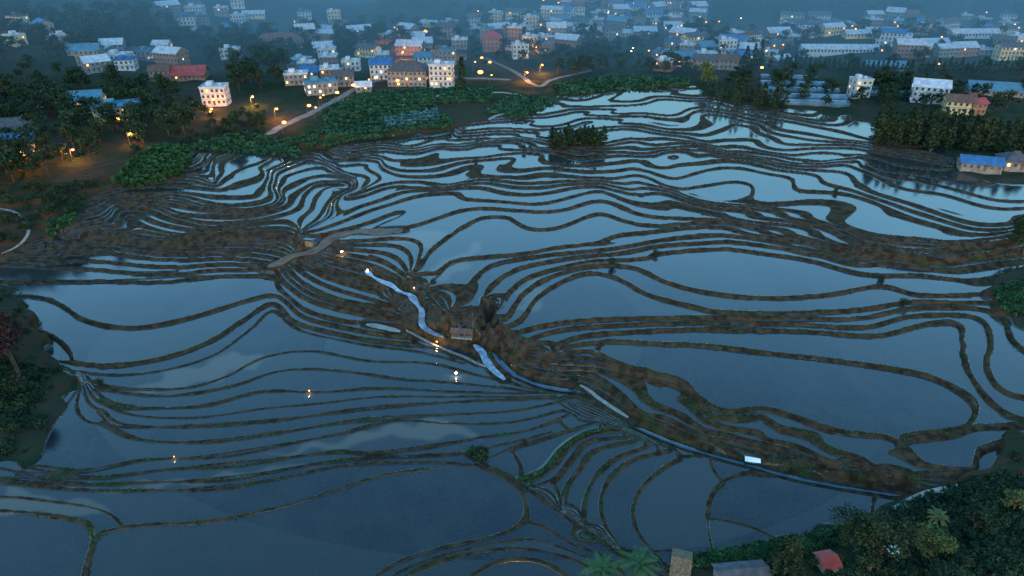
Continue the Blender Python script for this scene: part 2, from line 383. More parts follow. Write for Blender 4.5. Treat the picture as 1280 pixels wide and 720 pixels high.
def leaves(C,size,r,asp=1.5,droop=0):
    n=len(C); a=r.normal(size=(n,3)); a/=np.linalg.norm(a,axis=1)[:,None]
    b=r.normal(size=(n,3)); b-=a*(a*b).sum(1)[:,None]; b/=np.linalg.norm(b,axis=1)[:,None]
    s=size*r.uniform(.6,1.3,(n,1)); a=a*s*asp*.5; b=b*s*.5
    V=np.stack([C-a,C+b*.9,C+a,C-b*.9],1).reshape(-1,3)
    return V,np.arange(4*n).reshape(n,4)
def tube(p0,p1,r0,r1,k=6):
    p0=np.array(p0,float);p1=np.array(p1,float); d=p1-p0; d/=np.linalg.norm(d)+1e-9
    a=np.cross(d,[0.3,.9,.1]); a/=np.linalg.norm(a); b=np.cross(d,a)
    t=np.arange(k)*2*math.pi/k; c=np.cos(t)[:,None]*a+np.sin(t)[:,None]*b
    V=np.vstack([p0+c*r0,p1+c*r1]); Q=[[i,(i+1)%k,k+(i+1)%k,k+i] for i in range(k)]
    return V,np.array(Q)
class Buf:
    def __init__(s): s.V=[];s.Q=[];s.m=[];s.n=0
    def add(s,V,Q,m):
        s.V.append(V); s.Q.append(np.asarray(Q)+s.n); s.m.append(np.full(len(Q),m)); s.n+=len(V)
    def get(s): return np.vstack(s.V),np.vstack(s.Q),np.concatenate(s.m)
def tree_geo(kind,h,nl,ls,seed):
    r=np.random.default_rng(seed); B=Buf()
    if kind=='broad':
        tr=.035*h; B.add(*tube((0,0,-.5),(0,0,h*.45),tr,tr*.6),0)
        cl=[]
        for k in range(9):
            a=r.uniform(0,6.28); rad=r.uniform(.12,.36)*h; z=r.uniform(.4,.9)*h; rad*=1.15-.6*max(0,(z/h-.5))*1.6
            e=np.array([math.cos(a)*rad,math.sin(a)*rad,z]); B.add(*tube((0,0,h*r.uniform(.25,.42)),e,tr*.4,tr*.12,4),0)
            cl.append((e,h*r.uniform(.12,.2)))
        cl.append((np.array([0,0,h*.88]),h*.15))
        per=nl//len(cl)
        for c,R in cl:
            p=r.normal(size=(per,3)); p/=np.linalg.norm(p,axis=1)[:,None]; p*=R*r.uniform(.45,1.15,(per,1))*[1.15,1.15,.75]
            B.add(*leaves(c+p,ls,r),1)
    elif kind=='spire':
        B.add(*tube((0,0,-.5),(0,0,h*.9),.02*h,.005*h),0)
        z=h*(.08+.92*r.uniform(0,1,nl)**1.25); fr=(z/h)
        rad=h*.13*np.sin(np.clip(1.12-fr,0,1)*1.6)**.8*r.uniform(.3,1.1,nl)*(1+.25*np.sin(z*4)); a=r.uniform(0,6.28,nl)
        B.add(*leaves(np.stack([np.cos(a)*rad,np.sin(a)*rad,z],1),ls,r),1)
    elif kind=='fir':
        B.add(*tube((0,0,-.5),(0,0,h*.97),.02*h,.004*h),0)
        for k in range(17):
            z=h*(.12+.83*k/17); R=h*.30*(1-k/18)**.75+.02*h
            for q in range(9):
                a=k*.7+q*6.283/9+r.uniform(-.1,.1); c,s=math.cos(a),math.sin(a); L_=R*r.uniform(.85,1.1)
                tip=np.array([c*L_,s*L_,z-L_*.15]); B.add(*tube((0,0,z),tip,.006*h,.002*h,3),0)
                t_=r.uniform(.15,1,26)[:,None]; base=np.array([0,0,z])*(1-t_)+tip*t_
                B.add(*leaves(base+r.normal(size=(26,3))*.02*h,ls,r,2.2),1)
    elif kind=='bush':
        for k in range(7):
            a=r.uniform(0,6.28); rad=r.uniform(.0,.45)*h; R=h*r.uniform(.25,.45); c=np.array([math.cos(a)*rad,math.sin(a)*rad,h*r.uniform(.2,.6)]); per=nl//7
            B.add(*tube((0,0,-.2),c,.03*h,.01*h,4),0)
            p=r.normal(size=(per,3)); p/=np.linalg.norm(p,axis=1)[:,None]; p*=R*r.uniform(.4,1.1,(per,1)); q=c+p; q[:,2]=np.abs(q[:,2])
            B.add(*leaves(q,ls,r),1)
    elif kind=='palm':
        B.add(*tube((0,0,-.5),(.2,0,h*.7),.22,.15),0)
        for k in range(26):
            a=k*2.4; el=r.uniform(-.1,1.2); L=h*.45*r.uniform(.8,1.1); pts=[]
            for q in range(9):
                t=q/8; rr=L*t*math.cos(el*(1-.5*t)); z=h*.7+L*t*math.sin(el)-L*.55*t*t
                pts.append(np.array([.2+math.cos(a)*rr,math.sin(a)*rr,z]))
            for q in range(8):
                B.add(*tube(pts[q],pts[q+1],.03,.02,3),0)
                dr=pts[q+1]-pts[q]; dr/=np.linalg.norm(dr); sd=np.cross(dr,[0,0,1]); sd/=np.linalg.norm(sd)+1e-6
                for sg in (-1,1):
                    for f in (.0,.5):
                        c=pts[q]*(1-f)+pts[q+1]*f; ln=L*.26*(1-.55*q/8)
                        tip=c+(sd*sg*.85+dr*.5)*ln+np.array([0,0,-.25*ln])
                        B.add(np.array([c,c+dr*.12,tip,c-dr*.09]),np.array([[0,1,2,3]]),1)
    return B.get()
GEO={}
def geo(kind,i,nl,ls):
    k=(kind,i,nl,ls)
    if k not in GEO: GEO[k]=tree_geo(kind,1.0,nl,ls,100+i*7+len(kind))
    return GEO[k]
def rpts(poly,n):
    P=np.array(poly,float); out=[]
    while len(out)<n:
        u=rng.uniform(P[:,0].min(),P[:,0].max()); v=rng.uniform(P[:,1].min(),P[:,1].max())
        if inpoly(poly,np.array([u]),np.array([v]))[0]: out.append((u,v))
    return out
placed=[]
def mass(name,pts,kind,h0,h1,mat,nl=150,ls=.13,widen=1.0):
    B=Buf(); PA=np.array(placed) if placed else np.zeros((1,3))-999
    for (u,v) in pts:
        x,y,z=pixel_to_terrain(u,v)
        if kind=='broad' and ((PA[:,0]-x)**2+(PA[:,1]-y)**2<(PA[:,2]*.8+1)**2).any(): continue
        V,Q,m=geo(kind,int(rng.integers(0,7)),nl,ls)
        h=rng.uniform(h0,h1); a=rng.uniform(0,6.28); c,s=math.cos(a),math.sin(a)
        W=V*h*np.array([widen,widen,1]); W=np.stack([W[:,0]*c-W[:,1]*s+x,W[:,0]*s+W[:,1]*c+y,W[:,2]+z],1)
        B.V.append(W);B.Q.append(Q+B.n);B.m.append(m);B.n+=len(W)
    V,Q,m=B.get()
    o=bpy.data.objects.new(name,fastmesh(name,V,Q,[M['bark'],M[mat]],m)); scn.collection.objects.link(o); return o
def lone(name,u,v,kind,h,mat,nl=2600,ls=.35,seed=1,widen=1):
    V,Q,m=tree_geo(kind,h,nl,ls,seed); V=V*np.array([widen,widen,1])
    o=bpy.data.objects.new(name,fastmesh(name,V,Q,[M['bark'],M[mat]],m)); scn.collection.objects.link(o)
    o.location=pixel_to_terrain(u,v); return o
# ---------------------------------------------------------------- routes (also grade the terrain)
stream=route([(455,336),(470,348),(492,360),(512,366),(524,380),(530,392),(524,404),(538,417),(560,424)],1.5,-.2,41)
stream2=route([(590,427),(602,440),(612,458),(634,476)],2.0,-.2,41)
chan=route([(520,425),(560,436),(592,448)],2.2,-.2)
chan2=route([(615,438),(640,466),(690,484),(735,490)],1.6,-.3)
chan3=route([(790,531),(850,556),(930,578),(1010,600),(1090,613),(1130,620)],1.3,-.3)
towp=route([(722,480),(745,496),(768,512),(790,526)],1.2,.1)
wall_p=route([(505,412),(540,432),(580,448),(612,462)],.9,.2)
pathm=route([(333,336),(352,332),(366,322),(388,312),(402,305),(410,297),(440,291),(475,288),(508,289)],3.2,.05,60,1.0)
padd=route([(455,405),(480,410),(505,416)],2.2,.05)
pbr=route([(1110,648),(1150,625),(1200,612),(1240,606),(1270,596)],2.2,.1)
road=route([(330,172),(352,158),(385,143),(420,125),(455,106),(480,100),(530,96),(590,98),(640,100)],3.6,.1,60,1.5)
road2=route([(610,150),(632,140),(646,128),(650,119),(630,116),(560,116),(545,122)],1.8,.1,40,1.2)
road3=route([(600,70),(640,88),(672,108),(690,100),(740,88)],2.5,.1,60,1.5)
pathl=route([(0,320),(28,305),(36,285),(18,265),(-10,258)],1.0,.1,30)
hedge=route([(648,602),(680,590),(705,560),(740,541),(776,537)],.8,.2)
# ---------------------------------------------------------------- terrain mesh
tint=(np.sin(LEV*12.9898+np.floor(sines(X2,Y2,140,3,61)*.9)*4.1)*43758.5453)%1.0
MUD=[[(150,487),(200,490),(290,470),(330,450),(300,440),(240,458)],[(330,570),(400,555),(500,527),(480,545),(420,562)],
 [(100,612),(250,600),(470,568),(300,598),(200,612)],[(0,610),(120,630),(140,645),(0,640)],[(525,350),(560,325),(610,300),(600,325),(560,345)],
 [(705,335),(740,322),(775,320),(780,330)],[(440,540),(560,520),(600,545),(610,550)],[(1160,612),(1255,590),(1275,600),(1180,625)],
 [(480,300),(530,285),(560,290),(530,310)],[(640,385),(670,345),(690,345),(665,390)],[(240,195),(300,190),(290,200),(240,208)]]
mud=np.zeros(Z.shape)
for p in MUD: mud=np.maximum(mud,inpoly(p,uj,vj).astype(float))
mud=blur(mud,6)
verts=np.stack([X2,Y2,Z],-1).reshape(-1,3).astype(np.float32)
a=(np.arange(NI-1)[:,None]*NJ+np.arange(NJ-1)[None,:]).ravel()
quads=np.stack([a,a+1,a+NJ+1,a+NJ],1).astype(np.int32)
tm=bpy.data.materials.new('paddy_terrain'); tm.use_nodes=True
me=fastmesh('terraced_ground',verts,quads,[tm],np.zeros(len(quads)))
for nm,arr in (('mg',MG),('tint',tint),('land',lf),('mud',mud)):
    at=me.attributes.new(nm,'FLOAT','POINT'); at.data.foreach_set('value',arr.ravel().astype(np.float32))
me.polygons.foreach_set('use_smooth',np.zeros(len(quads),bool))
o=bpy.data.objects.new('terraced_ground',me); scn.collection.objects.link(o)
nt=tm.node_tree; N=nt.nodes; L=nt.links; N.clear()
def nd(t,**k):
    x=N.new(t)
    for q,v in k.items(): setattr(x,q,v)
    return x
out=nd('ShaderNodeOutputMaterial'); mix=nd('ShaderNodeMixShader'); wat=nd('ShaderNodeBsdfPrincipled'); soil=nd('ShaderNodeBsdfPrincipled')
geoN=nd('ShaderNodeNewGeometry')
def attr(n): x=nd('ShaderNodeAttribute'); x.attribute_name=n; return x.outputs['Fac']
def noi(s,dt=5,r=.55):
    x=nd('ShaderNodeTexNoise'); x.inputs['Scale'].default_value=s; x.inputs['Detail'].default_value=dt; x.inputs['Roughness'].default_value=r; L.new(geoN.outputs['Position'],x.inputs['Vector']); return x.outputs['Fac']
def mr(src,a,b,c=0,dd=1):
    x=nd('ShaderNodeMapRange'); x.inputs[1].default_value=a;x.inputs[2].default_value=b;x.inputs[3].default_value=c;x.inputs[4].default_value=dd; L.new(src,x.inputs[0]); return x.outputs[0]
def mixc(f,a,b):
    x=nd('ShaderNodeMix'); x.data_type='RGBA'
    if isinstance(f,float): x.inputs[0].default_value=f
    else: L.new(f,x.inputs[0])
    for sck,v in ((x.inputs[6],a),(x.inputs[7],b)):
        if isinstance(v,tuple): sck.default_value=(*v,1)
        else: L.new(v,sck)
    return x.outputs[2]
def ma(op,a,b):
    x=nd('ShaderNodeMath',operation=op)
    for sck,v in ((x.inputs[0],a),(x.inputs[1],b)):
        if isinstance(v,(int,float)): sck.default_value=v
        else: L.new(v,sck)
    return x.outputs[0]
edge=ma('ADD',attr('mg'),ma('MULTIPLY',ma('SUBTRACT',noi(1.6,4),.5),.26))
L.new(mr(edge,-.04,.04),mix.inputs[0])
wc=mixc(attr('tint'),(.002,.006,.010),(.020,.025,.024))
wc=mixc(mr(noi(.12,8,.7),.42,.68,0,.7),wc,(.018,.024,.022))
wc=mixc(mr(noi(2.4,8,.85),.46,.70,0,.65),wc,(.040,.040,.032))
wc=mixc(ma('MULTIPLY',attr('mud'),.8),wc,(.075,.064,.047))
L.new(wc,wat.inputs['Base Color']); 
L.new(mr(noi(.25,4),.35,.7,.03,.12),wat.inputs['Roughness']); wat.inputs['IOR'].default_value=1.34
bp=nd('ShaderNodeBump'); bp.inputs['Strength'].default_value=.16; bp.inputs['Distance'].default_value=.05
L.new(noi(1.9,7,.7),bp.inputs['Height']); L.new(bp.outputs[0],wat.inputs['Normal'])
sc_=mixc(mr(noi(.6,6),.4,.62),(.020,.012,.007),(.056,.036,.019))
sc_=mixc(mr(noi(.35,7,.65),.54,.66),sc_,(.022,.030,.010))
lc=mixc(mr(noi(.05,8,.6),.42,.58),(.011,.021,.010),(.034,.027,.018))
lc=mixc(mr(noi(.5,7,.7),.5,.66),lc,(.014,.033,.012))
sepn=nd('ShaderNodeSeparateXYZ'); L.new(geoN.outputs['True Normal'],sepn.inputs[0])
lc=mixc(mr(sepn.outputs[2],.80,.93,1,0),lc,(.036,.023,.014))
L.new(mixc(attr('land'),sc_,lc),soil.inputs['Base Color']); soil.inputs['Roughness'].default_value=.9; soil.inputs['Specular IOR Level'].default_value=.05
b2=nd('ShaderNodeBump'); b2.inputs['Strength'].default_value=.9; b2.inputs['Distance'].default_value=.3
L.new(noi(1.8,8,.7),b2.inputs['Height']); L.new(b2.outputs[0],soil.inputs['Normal'])
L.new(soil.outputs[0],mix.inputs[1]); L.new(wat.outputs[0],mix.inputs[2]); L.new(mix.outputs[0],out.inputs[0])
ribbon('stream',stream,1.2,M['foam'],.3,.05); ribbon('stream',stream2,1.5,M['foam'],.25,.05)
ribbon('irrigation_channel',chan,1.7,M['chan'],.1,.05); ribbon('irrigation_channel',chan2,1.2,M['chan'],.1,.05); ribbon('irrigation_channel',chan3,.8,M['chan'],.1,.05)
ribbon('footpath',towp,.8,M['path']); ribbon('stone_wall',wall_p,.5,M['stone'],0,.15)
ribbon('dirt_path',pathm,2.8,M['dirt'],.3); ribbon('concrete_landing',padd,1.5,M['path'],.1)
ribbon('footpath',pbr,1.9,M['path'],.05); ribbon('road',road,3.2,M['asph']); ribbon('dirt_path',road2,1.5,M['path'],.1); ribbon('road',road3,2.2,M['asph'])
ribbon('footpath',pathl,.8,M['path'])
# ---------------------------------------------------------------- buildings
def boxv(x0,x1,y0,y1,z0,z1):
    return [(x0,y0,z0),(x1,y0,z0),(x1,y1,z0),(x0,y1,z0),(x0,y0,z1),(x1,y0,z1),(x1,y1,z1),(x0,y1,z1)],[(0,3,2,1),(4,5,6,7),(0,1,5,4),(1,2,6,5),(2,3,7,6),(3,0,4,7)]
class MB:
    def __init__(s): s.v=[];s.f=[];s.m=[]
    def box(s,*a,m=0):
        v,f=boxv(*a); n=len(s.v); s.v+=v; s.f+=[tuple(i+n for i in q) for q in f]; s.m+=[m]*6
    def poly(s,v,f,m=0):
        n=len(s.v); s.v+=v; s.f+=[tuple(i+n for i in q) for q in f]; s.m+=[m]*len(f)
    def mesh(s,name,mats):
        me=bpy.data.meshes.new(name); me.from_pydata(s.v,[],s.f)
        for m in mats: me.materials.append(m)
        me.polygons.foreach_set('material_index',np.array(s.m,np.int32)); me.update(); return me
HC={}
def house_meshes(w,d,st,roof,wall,rm,lit,var):
    key=(w,d,st,roof,wall,rm,lit,var)
    if key in HC: return HC[key]
    r=random.Random(hash((w,d,st,var))&0xffff); h=st*3.1; x=w/2; y=d/2
    W=MB(); W.box(-x,x,-y,y,-3,h)
    for k in range(1,st): W.box(-x-.12,x+.12,-y-.12,y+.12,k*3.1-.1,k*3.1+.1,m=1)
    if roof=='gable': W.poly([(-x,-y,h),(-x,y,h),(-x,0,h+d*.26),(x,-y,h),(x,y,h),(x,0,h+d*.26)],[(0,2,1),(3,4,5)])
    R=MB(); e=.7
    if roof=='gable':
        rh=d*.26; s=rh/y
        for sg in (-1,1):
            R.poly([(-x-e,sg*(y+e),h-e*s+.05),(x+e,sg*(y+e),h-e*s+.05),(x+e,0,h+rh+.06),(-x-e,0,h+rh+.06),(-x-e,sg*(y+e),h-e*s+.25),(x+e,sg*(y+e),h-e*s+.25),(x+e,0,h+rh+.26),(-x-e,0,h+rh+.26)],[(0,1,2,3),(4,5,6,7),(0,1,5,4),(1,2,6,5),(3,0,4,7)])
        R.box(-x-e,x+e,-.15,.15,h+rh+.2,h+rh+.42)
    elif roof=='hip':
        rh=d*.3; q=x-y*.8 if x>y*.8 else .1
        R.poly([(-x-e,-y-e,h-.1),(x+e,-y-e,h-.1),(x+e,y+e,h-.1),(-x-e,y+e,h-.1),(-q,0,h+rh),(q,0,h+rh)],[(0,1,5,4),(1,2,5),(2,3,4,5),(3,0,4),(0,3,2,1)])
        R.box(-q-.3,q+.3,-.18,.18,h+rh-.1,h+rh+.25)
    else:
        R.box(-x-.3,x+.3,-y-.3,y+.3,h,h+.22)
        for a_ in ((-x-.3,x+.3,-y-.3,-y-.08),(-x-.3,x+.3,y+.08,y+.3),(-x-.3,-x-.08,-y-.08,y+.08),(x+.08,x+.3,-y-.08,y+.08)): R.box(*a_,h+.22,h+.9)
        R.box(-x*.6,-x*.1,-y*.2,y*.6,h+.22,h+2.6)
        R.box(x*.3,x*.62,y*.1,y*.5,h+.22,h+1.4)
    G=MB(); nw=max(2,int(w/2.6))
    for k in range(st):
        z=k*3.1+1.0
        for i in range(nw):
            cx=-x+w*(i+.5)/nw
            for sg in (-1,1):
                if k==0 and sg==-1 and i==nw//2: continue
                yy=sg*y; a0,a1=(yy-.07,yy-.0) if sg<0 else (yy+.0,yy+.07)
                G.box(cx-.72,cx+.72,a0 if sg<0 else a0,a1,z-.08,z+1.55,m=1)
                b0,b1=(yy-.1,yy-.071) if sg<0 else (yy+.071,yy+.1)
                G.box(cx-.6,cx+.6,b0,b1,z+.04,z+1.42,m=2 if r.random()<lit else 0)
        for i in range(max(1,int(d/3.2))):
            cy=-y+d*(i+.5)/max(1,int(d/3.2))
            for sg in (-1,1):
                a0,a1=(-x-.07,-x) if sg<0 else (x,x+.07); G.box(a0,a1,cy-.6,cy+.6,z,z+1.4,m=1)
                a0,a1=(-x-.1,-x-.071) if sg<0 else (x+.071,x+.1); G.box(a0,a1,cy-.5,cy+.5,z+.1,z+1.3,m=2 if r.random()<lit else 0)
    Dm=MB(); cx=-x+w*(nw//2+.5)/nw; Dm.box(cx-.65,cx+.65,-y-.1,-y,0,2.2); Dm.box(cx-1,cx+1,-y-1.1,-y-.1,2.4,2.55)
    lm=M['litw'] if var%3==2 else M['lit']
    HC[key]=(W.mesh('walls',[M[wall],M['grey']]),R.mesh('roof',[M[rm]]),G.mesh('windows',[M['glass'],M['grey'],lm]),Dm.mesh('door',[M['door']]))
    return HC[key]
def house(name,u,v,w,d,st,roof,wall,rm,lit=.15,rot=0.0,var=0):
    x,y,z=pixel_to_terrain(u,v); placed.append((x,y,max(w,d)/2*HSC))
    ms=house_meshes(w,d,st,roof,wall,rm,lit*.6,var)
    p=bpy.data.objects.new(name,None); scn.collection.objects.link(p); p.location=(x,y,z+.3); p.rotation_euler=(0,0,rot); p.scale=(HSC,)*3
    for nm,m_ in zip(('walls','roof','windows','door'),ms):
        c=bpy.data.objects.new(nm,m_); scn.collection.objects.link(c); c.parent=p
    return p
HS=[ # u,v,w,d,st,roof,wall,roofmat,lit,rot
(150,147,21,15,2,'flat','cream','r_teal',.5,.35),(110,138,18,15,2,'gable','cream','r_teal',.3,.3),(70,130,16,11,1,'gable','grey','r_blue',.1,.2),
(20,196,20,13,2,'gable','grey','r_blue',.4,.3),(20,172,16,10,2,'gable','grey','r_grey',.1,.3),
(272,130,13,10,3,'flat','white','r_light',.2,.1),(233,98,26,16,1,'gable','brick','r_red',.15,.2),(203,100,12,10,2,'gable','grey','r_brown',.1,.2),
(150,80,16,11,2,'flat','white','r_light',.05,0),(125,72,14,11,2,'flat','grey','r_light',.05,.1),(205,66,12,9,2,'gable','white','r_light',.1,0),(185,75,10,9,2,'flat','grey','r_teal',.1,0),
(290,72,14,10,2,'flat','white','r_light',.1,.2),(300,28,13,10,2,'flat','white','r_light',.1,0),(245,18,16,10,2,'flat','white','r_light',.1,0),(278,20,12,9,2,'flat','grey','r_light',.1,.2),
(372,105,14,10,2,'flat','grey','r_light',.2,.2),(402,116,18,12,2,'flat','grey','r_teal',.3,.4),(430,107,12,10,2,'gable','grey','r_grey',.2,.3),
(385,90,11,9,2,'flat','grey','r_light',.1,.1),(350,56,36,18,1,'hip','grey','r_brown',.1,.3),(410,72,13,10,2,'flat','white','r_light',.1,.1),
(478,98,14,12,3,'gable','white','r_blue',.4,.1),(512,106,24,16,3,'hip','grey','r_grey',.15,-.05),(553,107,14,11,4,'flat','white','r_light',.55,-.05),(455,114,9,8,1,'gable','grey','r_light',.2,.2),
(560,80,12,10,3,'flat','grey','r_teal',.1,0),(530,82,12,10,2,'gable','white','r_teal',.1,0),(615,62,15,12,3,'hip','brick','r_red',.1,.1),(650,72,12,10,3,'flat','white','r_light',.2,.1),
(575,60,12,10,2,'flat','grey','r_light',.1,0),(850,82,18,12,2,'gable','white','r_teal',.4,.1),(882,78,14,10,2,'flat','white','r_light',.3,-.1),(905,66,14,11,3,'flat','white','r_light',.2,.1),(930,80,13,10,2,'gable','grey','r_blue',.2,.1),
(840,62,12,10,2,'flat','grey','r_blue',.2,0),(1072,120,10,8,3,'flat','white','r_light',.4,.1),(1158,128,18,12,3,'gable','white','r_light',.1,-.4),(1195,140,14,10,2,'gable','cream','r_brown',.15,-.3),
(1240,118,28,14,1,'gable','grey','r_teal',.0,-.3),(1270,55,14,10,2,'flat','white','r_light',.1,0),(1165,58,22,10,1,'gable','white','r_light',.05,.1),
(985,55,14,10,2,'flat','grey','r_light',.1,0),(1222,212,16,8,1,'gable','grey','r_blue',.0,-.3),(1265,208,11,11,1,'hip','grey','r_grey',.1,-.2),
(1215,143,9,7,2,'gable','brick','r_red',.1,.2),(1105,88,26,10,1,'gable','grey','r_teal',.0,-.1),(390,40,12,9,2,'gable','white','r_grey',.1,0),(440,88,12,9,2,'flat','white','r_light',.2,.1),
(1050,66,62,10,1,'gable','white','r_light',.0,-.03),(1215,46,40,10,1,'gable','white','r_light',.0,.05),
]
for k,hh in enumerate(HS): house('village_house',*hh,var=k%5)
CL=[([(590,30),(700,18),(870,8),(880,30),(760,52),(660,68),(600,66)],80),([(820,52),(970,45),(980,82),(830,90)],30),([(1080,28),(1280,20),(1280,75),(1080,70)],36),
 ([(360,18),(430,18),(430,100),(360,100)],16),([(210,8),(330,8),(320,40),(210,35)],8),([(100,60),(230,60),(220,85),(100,90)],8),([(700,2),(860,2),(860,14),(700,16)],12),([(440,40),(560,30),(580,80),(440,80)],20),([(980,30),(1080,28),(1080,55),(980,60)],12),([(0,30),(100,40),(90,60),(0,60)],4)]
for poly,nn in CL:
    c=0; tries=0
    while c<nn and tries<nn*12:
        tries+=1; (u,v),=rpts(poly,1); x,y,z=pixel_to_terrain(u,v)
        if any((x-a)**2+(y-b_)**2<(r_+5.2)**2 for a,b_,r_ in placed): continue
        k=rng.integers(0,360); w_=[10,12,15,20][k%4]; 
        house('village_house',u,v,w_,[9,10,12][k%3],[2,1,3,2,1][k%5],['flat','gable','flat','gable'][(k//2)%4],['grey','white','grey','cream','grey','brick'][k%6],['r_light','r_blue','r_light','r_grey','r_grey','r_teal','r_light','r_brown','r_light'][k%9],.10,round(float(rng.normal()*.4),2),int(k%5)); c+=1
# long sheds / greenhouses
def greenhouse(name,u,v,Lg,Wd,hh,mat,rot):
    x,y,z=pixel_to_terrain(u,v); B=MB(); k=8
    pr=[(math.cos(math.pi*i/k)*-Wd/2,math.sin(math.pi*i/k)*hh*.6+hh*.4) for i in range(k+1)]; pr=[(-Wd/2,-1.5)]+pr+[(Wd/2,-1.5)]
    n_=len(pr); vs=[(-Lg/2,a_,b_) for a_,b_ in pr]+[(Lg/2,a_,b_) for a_,b_ in pr]
    B.poly(vs,[(i,i+1,n_+i+1,n_+i) for i in range(n_-1)]+[tuple(range(n_)),tuple(range(2*n_-1,n_-1,-1))])
    nr=int(Lg/3)
    for q in range(nr+1):
        xx=-Lg/2+q*Lg/nr
        for i in range(1,n_-2):
            a0,b0=pr[i];a1,b1=pr[i+1]; B.poly([(xx-.08,a0*1.01,b0*1.02),(xx+.08,a0*1.01,b0*1.02),(xx+.08,a1*1.01,b1*1.02),(xx-.08,a1*1.01,b1*1.02)],[(0,1,2,3)],1)
    B.box(Lg/2,Lg/2+.05,-.6,.6,0,2,m=1)
    me_=B.mesh(name,[M[mat],M['metal']]); o_=bpy.data.objects.new(name,me_); scn.collection.objects.link(o_); o_.location=(x,y,z+.2); o_.rotation_euler=(0,0,rot)
for k,(u,v,Lg) in enumerate([(985,99,24),(992,107,28),(1000,115,30),(1008,123,30),(1016,131,26),(1120,112,24),(1118,119,24)]): greenhouse('greenhouse',u,v,Lg,4,1.7,'poly',-.12)
# ---------------------------------------------------------------- bridge house and small works
def lampobj(name,u,v,h,power,mat='bulb',col=(1,.5,.18),light=True,rad=.28):
    x,y,z=pixel_to_terrain(u,v); B=MB(); t=[(math.cos(a)*1.0,math.sin(a)*1.0) for a in np.arange(8)*math.pi/4]; q=h/5.5
    def cyl(cx,cy,z0,z1,r0,r1,m=0):
        B.poly([(cx+a*r0,cy+b*r0,z0) for a,b in t]+[(cx+a*r1,cy+b*r1,z1) for a,b in t],[(i,(i+1)%8,8+(i+1)%8,8+i) for i in range(8)]+[tuple(range(8,16))],m)
    cyl(0,0,-1,h,.11*q,.07*q); B.box(0,1.3*q,-.05*q,.05*q,h-.12*q,h); B.box(.9*q,1.6*q,-.16*q,.16*q,h-.1*q,h+.06*q); cyl(0,0,-.2,.4*q,.2*q,.16*q)
    p=bpy.data.objects.new(name,B.mesh('post',[M['metal']])); scn.collection.objects.link(p); p.location=(x,y,z)
    G=MB(); k=6
    vs=[(1.25*q+rad*math.cos(a)*math.sin(e),rad*math.sin(a)*math.sin(e),h-.12*q-rad*.6+rad*.6*math.cos(e)) for e in np.linspace(0.05,math.pi-.05,5) for a in np.arange(8)*math.pi/4]
    G.poly(vs,[(q_*8+i,q_*8+(i+1)%8,(q_+1)*8+(i+1)%8,(q_+1)*8+i) for q_ in range(4) for i in range(8)])
    c=bpy.data.objects.new('lamp_head',G.mesh('lamp_head',[M[mat]])); scn.collection.objects.link(c); c.parent=p
    if light:
        l=bpy.data.lights.new('lamp_light','POINT'); l.energy=power; l.color=col; l.shadow_soft_size=.3*q
        lo_=bpy.data.objects.new('lamp_light',l); scn.collection.objects.link(lo_); lo_.parent=p; lo_.location=(1.25*q,-.3,h-.9*q)
    return p
LP=[(264,150,2800),(266,137,1800),(315,134,4000),(354,167,5500),(345,150,2000),(92,203,2500),(148,162,6000),(163,182,1300),(530,47,24000),(468,108,9000),(420,128,7000),(440,118,7000),(598,100,22000),(600,82,12000),(560,102,9000),
(656,102,3500),(675,92,4500),(828,80,18000),(845,88,9000),(948,95,6000),(1168,90,6000),(745,45,7000),(610,88,12000),(655,65,4500),(905,85,4500),(500,62,4000),(385,145,5500),(502,75,5000),(30,205,3000),(495,112,6000)]
for u,v,p in LP: lampobj('street_lamp',u,v,4.2,p*2.2,col=(1,.36,.08),rad=.42 if p<5500 else (.7 if p<16000 else 1.2))
for (u,v) in rpts([(590,10),(900,5),(1270,20),(1270,70),(830,80),(600,80)],50): lampobj('street_lamp',u,v,4.2,0,light=False,rad=.42,mat='bulb' if rng.random()<.75 else 'bulbw')
for (u,v) in rpts([(360,150),(400,120),(470,100),(620,60),(620,105),(470,118),(370,160)],9): lampobj('street_lamp',u,v,4.2,0,light=False,rad=.35)
lampobj('field_light',427,318,.8,420,'bulbw',(1,.75,.45),rad=.3); lampobj('field_light',459,340,.6,60,'bulbw',(1,.75,.45),rad=.18)
lampobj('field_light',569,470,.8,300,'bulbw',(1,.85,.65),rad=.3); lampobj('field_light',517,362,.6,60,'bulbw',(1,.8,.6),rad=.14)  # first light is added in place of a reflected glint on the water
lampobj('field_light',386,491,.6,90,'bulb',(1,.7,.4),rad=.14); lampobj('field_light',218,574,.4,30,'bulb',(1,.75,.5),rad=.08); lampobj('field_light',545,432,1.0,350,'bulb',(1,.6,.25),rad=.12)
def bridge_house():
    x,y,z=pixel_to_terrain(578,424); B=MB(); B.box(-3.2,3.2,-1.3,1.3,-.4,.1,m=1)
    for a_ in (-2.8,-.95,.95,2.8):
        for b_ in (-1.05,1.05): B.box(a_-.1,a_+.1,b_-.1,b_+.1,.1,2.2,m=2)
    for b_ in (-1.15,1.15): B.box(-3,3,b_-.04,b_+.04,.7,.8,m=2)
    for s_ in (-1,1): B.poly([(-3.5,s_*1.7,2.0),(3.5,s_*1.7,2.0),(3.5,0,3.0),(-3.5,0,3.0),(-3.5,s_*1.7,2.12),(3.5,s_*1.7,2.12),(3.5,0,3.12),(-3.5,0,3.12)],[(0,1,2,3),(4,5,6,7),(0,1,5,4),(1,2,6,5),(3,0,4,7)],3)
    o_=bpy.data.objects.new('covered_bridge',B.mesh('covered_bridge',[M['stone'],M['path'],M['wood'],M['r_brown']])); scn.collection.objects.link(o_); o_.location=(x,y,z+.4); o_.rotation_euler=(0,0,-.15); o_.scale=(.68,.62,.62)
bridge_house()
